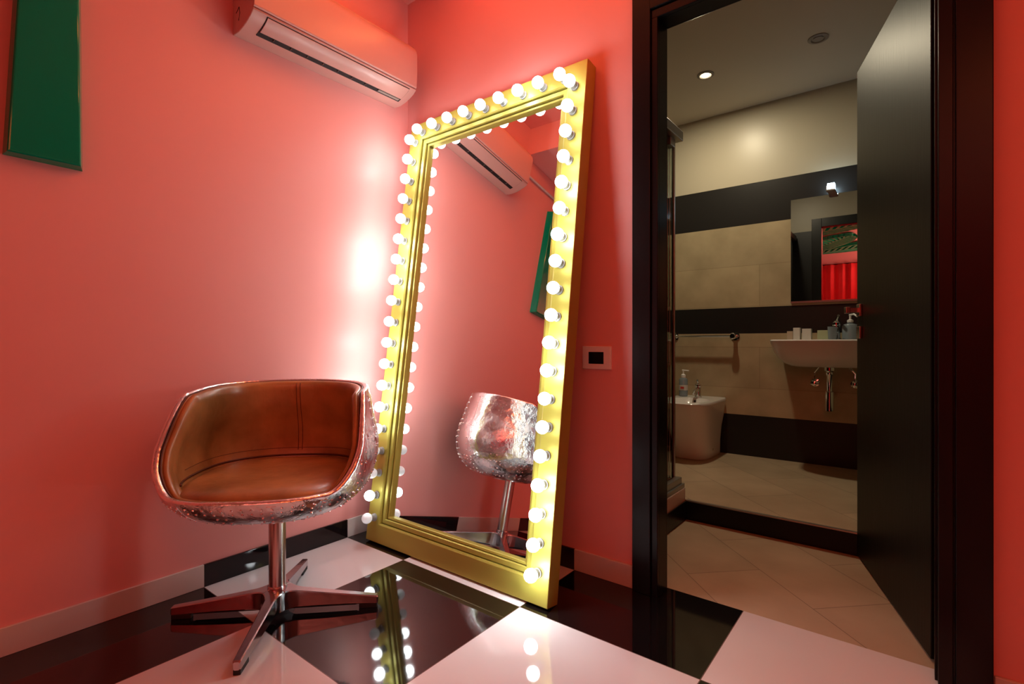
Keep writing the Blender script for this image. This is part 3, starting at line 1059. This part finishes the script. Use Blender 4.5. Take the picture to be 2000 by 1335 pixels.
pm.tube([(-0.008, 0, 0.170), (0.042, -0.004, 0.168)], 0.005, 10)
pm.build('pump', M['white_plastic'], ps, smooth=35)

# sink
sk = thing('wash_basin', 'white ceramic wall basin below the bathroom mirror', 'sink', (1.665, YW, 0.915))
SX, SHW = 1.667, 0.325
def sink_ring(z, yf, hw, n_=4.0):
    out = []
    k = 48
    yb = YW - 0.002
    yc = (yf + yb) / 2
    hl = (yb - yf) / 2
    for j in range(k):
        a = 2 * pi * j / k
        c, s = cos(a), sin(a)
        nn = n_ if s < 0 else 12.0
        out.append(Vector((SX + hw * (abs(c) ** (2 / nn)) * (1 if c >= 0 else -1), yc + hl * (abs(s) ** (2 / nn)) * (1 if s >= 0 else -1), z)))
    return out
def sbasin(z, yf, yb, hw):
    out = []
    for j in range(48):
        a = 2 * pi * j / 48
        c, s = cos(a), sin(a)
        out.append(Vector((SX + hw * (abs(c) ** .6) * (1 if c >= 0 else -1), (yf + yb) / 2 + (yb - yf) / 2 * (abs(s) ** .6) * (1 if s >= 0 else -1), z)))
    return out
ST = 0.915
sr = [sink_ring(0.745, 1.86, 0.205), sink_ring(0.750, 1.835, 0.222), sink_ring(0.765, 1.80, 0.250), sink_ring(0.80, 1.755, 0.285), sink_ring(0.84, 1.725, 0.305), sink_ring(0.88, 1.705, 0.318),
      sink_ring(0.908, 1.697, 0.325), sink_ring(ST, 1.702, 0.321), sbasin(ST, 1.73, 1.93, 0.285), sbasin(ST - .008, 1.735, 1.925, 0.28), sbasin(ST - .09, 1.77, 1.90, 0.22), sbasin(ST - .12, 1.81, 1.87, 0.05)]
MB().rings(sr, cap0=True, cap1=True).build('ceramic_bowl', M['ceramic'], sk, world=True, smooth=50)
sp = MB()
sp.lathe([(0.030, 0.745), (0.030, 0.725), (0.021, 0.715), (0.021, 0.70), (0.016, 0.69), (0.016, 0.600), (0.024, 0.595), (0.024, 0.480), (0.012, 0.476)], 24, base=(1.660, 1.90, 0))
sp.tube([(1.660, 1.90, 0.56), (1.665, 2.0, 0.56), (1.665, YW, 0.56)], 0.016, 14)
sp.build('drain_trap', M['chrome'], sk, world=True, smooth=35)
for dx in (-0.11, 0.11):
    vl = MB()
    vl.lathe([(0.026, 0.0), (0.026, 0.006), (0.010, 0.010), (0.010, 0.045), (0.017, 0.048), (0.017, 0.07), (0.006, 0.074)], 18, base=(SX + dx, YW, 0.635), mtx=Matrix.Rotation(radians(90), 4, 'X'))
    vl.tube([(SX + dx, YW - 0.035, 0.635), (SX + dx, YW - 0.035, 0.70), (SX + dx * 0.6, YW - 0.06, 0.76)], 0.006, 8)
    for k in range(4):
        a = k * pi / 2 + .4
        vl.tube([(SX + dx, YW - 0.066, 0.635), (SX + dx + 0.02 * cos(a), YW - 0.066, 0.635 + 0.02 * sin(a))], 0.006, 8)
    vl.build('stop_valve', M['chrome'], sk, world=True, smooth=35)
sf = thing('basin_faucet', 'chrome mixer faucet on the wash basin', 'faucet', (1.675, 2.045, ST))
faucet(1.680, 2.055, ST, 1.25, sf, 0.03)

# things on the sink
def small_box(name, label, cat, x0, x1, y, h, d, mt, grp=None):
    o = B((x0, y, ST + 0.0005), (x1, y + d, ST + h), 0.001).build(name, mt, origin=((x0 + x1) / 2, y + d / 2, ST))
    return tag(o, label, cat, grp)
small_box('soap_packet', 'small tan packet at the left end of the things on the wash basin', 'packet', 1.405, 1.440, 2.030, 0.056, 0.05, M['amber'])
small_box('toiletry_box', 'tall narrow pale box on the basin between the tan packet and the squarer box', 'box', 1.443, 1.482, 2.020, 0.078, 0.05, M['paper_box'])
small_box('toiletry_box', 'squarer pale box standing alone near the middle of the basin back edge', 'box', 1.494, 1.545, 2.020, 0.071, 0.05, M['paper_box'])
small_box('toiletry_box', 'low pale green box on the basin left of the chrome faucet', 'box', 1.578, 1.640, 2.035, 0.060, 0.045, M['green_box'])
gc = thing('glass_tumbler', 'small blue tumbler standing in front of the basin faucet', 'glass', (1.668, 1.966, ST))
MB().lathe([(0.021, 0.001), (0.023, 0.004), (0.027, 0.080), (0.025, 0.080), (0.021, 0.008), (0.001, 0.006)], 24).build('tumbler_body', M['blue_plastic'], gc, smooth=35)
pb = thing('soap_dispenser', 'wide blue soap bottle with white pump on the basin by the door edge', 'soap bottle', (1.755, 2.03, ST))
MB().lathe([(0.040, 0.001), (0.043, 0.005), (0.043, 0.082), (0.036, 0.093), (0.015, 0.100), (0.013, 0.108)], 28).build('bottle_body', M['blue_plastic'], pb, smooth=35)
pm = MB().lathe([(0.017, 0.106), (0.017, 0.120), (0.006, 0.126), (0.006, 0.150)], 16)
pm.tube([(-0.004, 0, 0.152), (0.02, -0.02, 0.156), (0.040, -0.045, 0.140)], 0.0055, 10)
pm.build('pump', M['white_plastic'], pb, smooth=35)

# bathroom mirror with LED lamp on its top edge
bm_ = thing('bathroom_mirror', 'frameless rectangular mirror on the tiled wall above the basin', 'mirror', (1.66, YW, 1.51))
B((1.415, YW - 0.006, 1.172), (1.905, YW - 0.0005, 1.852)).build('mirror_glass', M['mirror'], bm_, world=True)
B((1.415, YW - 0.012, 1.160), (1.905, YW - 0.0005, 1.1715)).build('lower_rail', M['alu_rail'], bm_, world=True)
ml = thing('mirror_lamp', 'small square white LED lamp glowing above the bathroom mirror', 'lamp', (1.648, YW, 1.87))
lb = MB()
lb.box((1.632, YW - 0.10, 1.853), (1.676, YW - 0.0005, 1.863), 0.001)
lb.box((1.628, YW - 0.10, 1.855), (1.632, YW - 0.05, 1.885))
lb.build('lamp_bracket', M['grey_ring'], ml, world=True)
B((1.634, YW - 0.100, 1.864), (1.674, YW - 0.052, 1.900), 0.003).build('lamp_diffuser', M['led_glow'], ml, world=True)

# ceiling lamps of the bathroom
for x, y, lit in ((1.048, 1.484, True), (1.653, 1.475, False)):
    t = thing('ceiling_spotlight', 'lit recessed ceiling spotlight of the bathroom' if lit else 'unlit recessed ceiling spotlight near the open door', 'ceiling light', (x, y, 2.556))
    k = 1.0
    MB().rings([[Vector((r * k * cos(2 * pi * j / 32), r * k * sin(2 * pi * j / 32), z)) for j in range(32)] for r, z in ((0.050, -0.0005), (0.050, -0.004), (0.036, -0.007), (0.032, -0.004), (0.030, -0.0005))]).build('ring', M['grey_ring'], t, smooth=30)
    MB().lathe([(0.022 if lit else 0.026, -0.0055), (0.022 if lit else 0.026, -0.001)], 24).build('lens', M['lamp_glow'] if lit else M['grey_ring'], t)

# ------------------------------------------------------------------ far end of the bedroom, seen in the bathroom mirror
cur = MB()
K = 420
rows = []
for z in (0.02, 0.8, 1.6, 2.2, 2.40):
    r = []
    for k in range(K + 1):
        x = 0.04 + (XR - 0.10) * k / K
        y = -5.66 + 0.038 * sin(x * 34 + 0.8 * sin(x * 5.1)) + 0.016 * sin(x * 61 + 1.3) - 0.01
        r.append(Vector((x, y, z)))
    rows.append(r)
back = [[v - Vector((0, 0.006, 0)) for v in r] for r in rows]
allr = rows + list(reversed(back))
cur.rings(allr, close_ring=False, close_loft=True)
co = cur.build('curtain', M['red_cloth'], smooth='all', origin=(2.1, -5.66, 0.02))
tag(co, 'long red curtain across the far end of the room, seen in the bathroom mirror', 'curtain')

def leaf_ornament(tip, direc, length, width, label):
    d = Vector((direc[0], direc[1], 0)).normalized()
    q = Vector((-d.y, d.x, 0))
    t0 = Vector((tip[0], tip[1], 2.575))
    root = thing('ceiling_ornament', label, 'ornament', tuple(t0), group=None)
    def hw(s):
        t = s / length
        return width * 0.5 * (sin(pi * min(1.0, t ** 0.75)) ** 0.8 if 0 < t < 1 else 0.0)
    N_ = 26
    rim_ = MB()
    for sg in (-1, 1):
        rings = []
        for k in range(N_ + 1):
            s = length * k / N_
            w = hw(s)
            c = d * s + q * (sg * max(w - 0.018, 0.0))
            e = q * 0.018
            rings.append([c - e + Vector((0, 0, 0)), c + e, c + e + Vector((0, 0, 0.05)), c - e + Vector((0, 0, 0.05))])
        rim_.rings(rings, cap0=True, cap1=True)
    rings = []
    rim_.rings([[d * s + q * a + Vector((0, 0, z)) for a, z in ((-.015, 0), (.015, 0), (.015, .05), (-.015, .05))] for s in (0.05, length - 0.05)], cap0=True, cap1=True)
    rim_.build('leaf_rim', M['ornament_green'], root)
    sl_ = MB()
    s = 0.16
    while s < length - 0.1:
        w = hw(s) - 0.02
        if w > 0.03:
            for sg in (-1, 1):
                a = d * (s - 0.0) + q * (sg * 0.012)
                b = d * max(s - w * 0.75, 0.02) + q * (sg * min(w, hw(max(s - w * 0.75, 0.02))))
                e = d * 0.026
                sl_.rings([[p - e, p + e, p + e + Vector((0, 0, .04)), p - e + Vector((0, 0, .04))] for p in (a, b)], cap0=True, cap1=True)
        s += 0.105
    sl_.build('leaf_ribs', M['ornament_green'], root)
leaf_ornament((1.30, -3.66), (-0.55, -0.86), 1.9, 0.62, 'pointed green fretwork leaf in the middle of the bathroom mirror reflection')
leaf_ornament((2.15, -4.65), (-0.95, -0.36), 2.0, 0.70, 'green fretwork leaf just above the red curtain in the mirror reflection')
leaf_ornament((1.62, -2.75), (-0.88, -0.42), 1.6, 0.60, 'green fretwork leaf at the top of the bathroom mirror reflection')
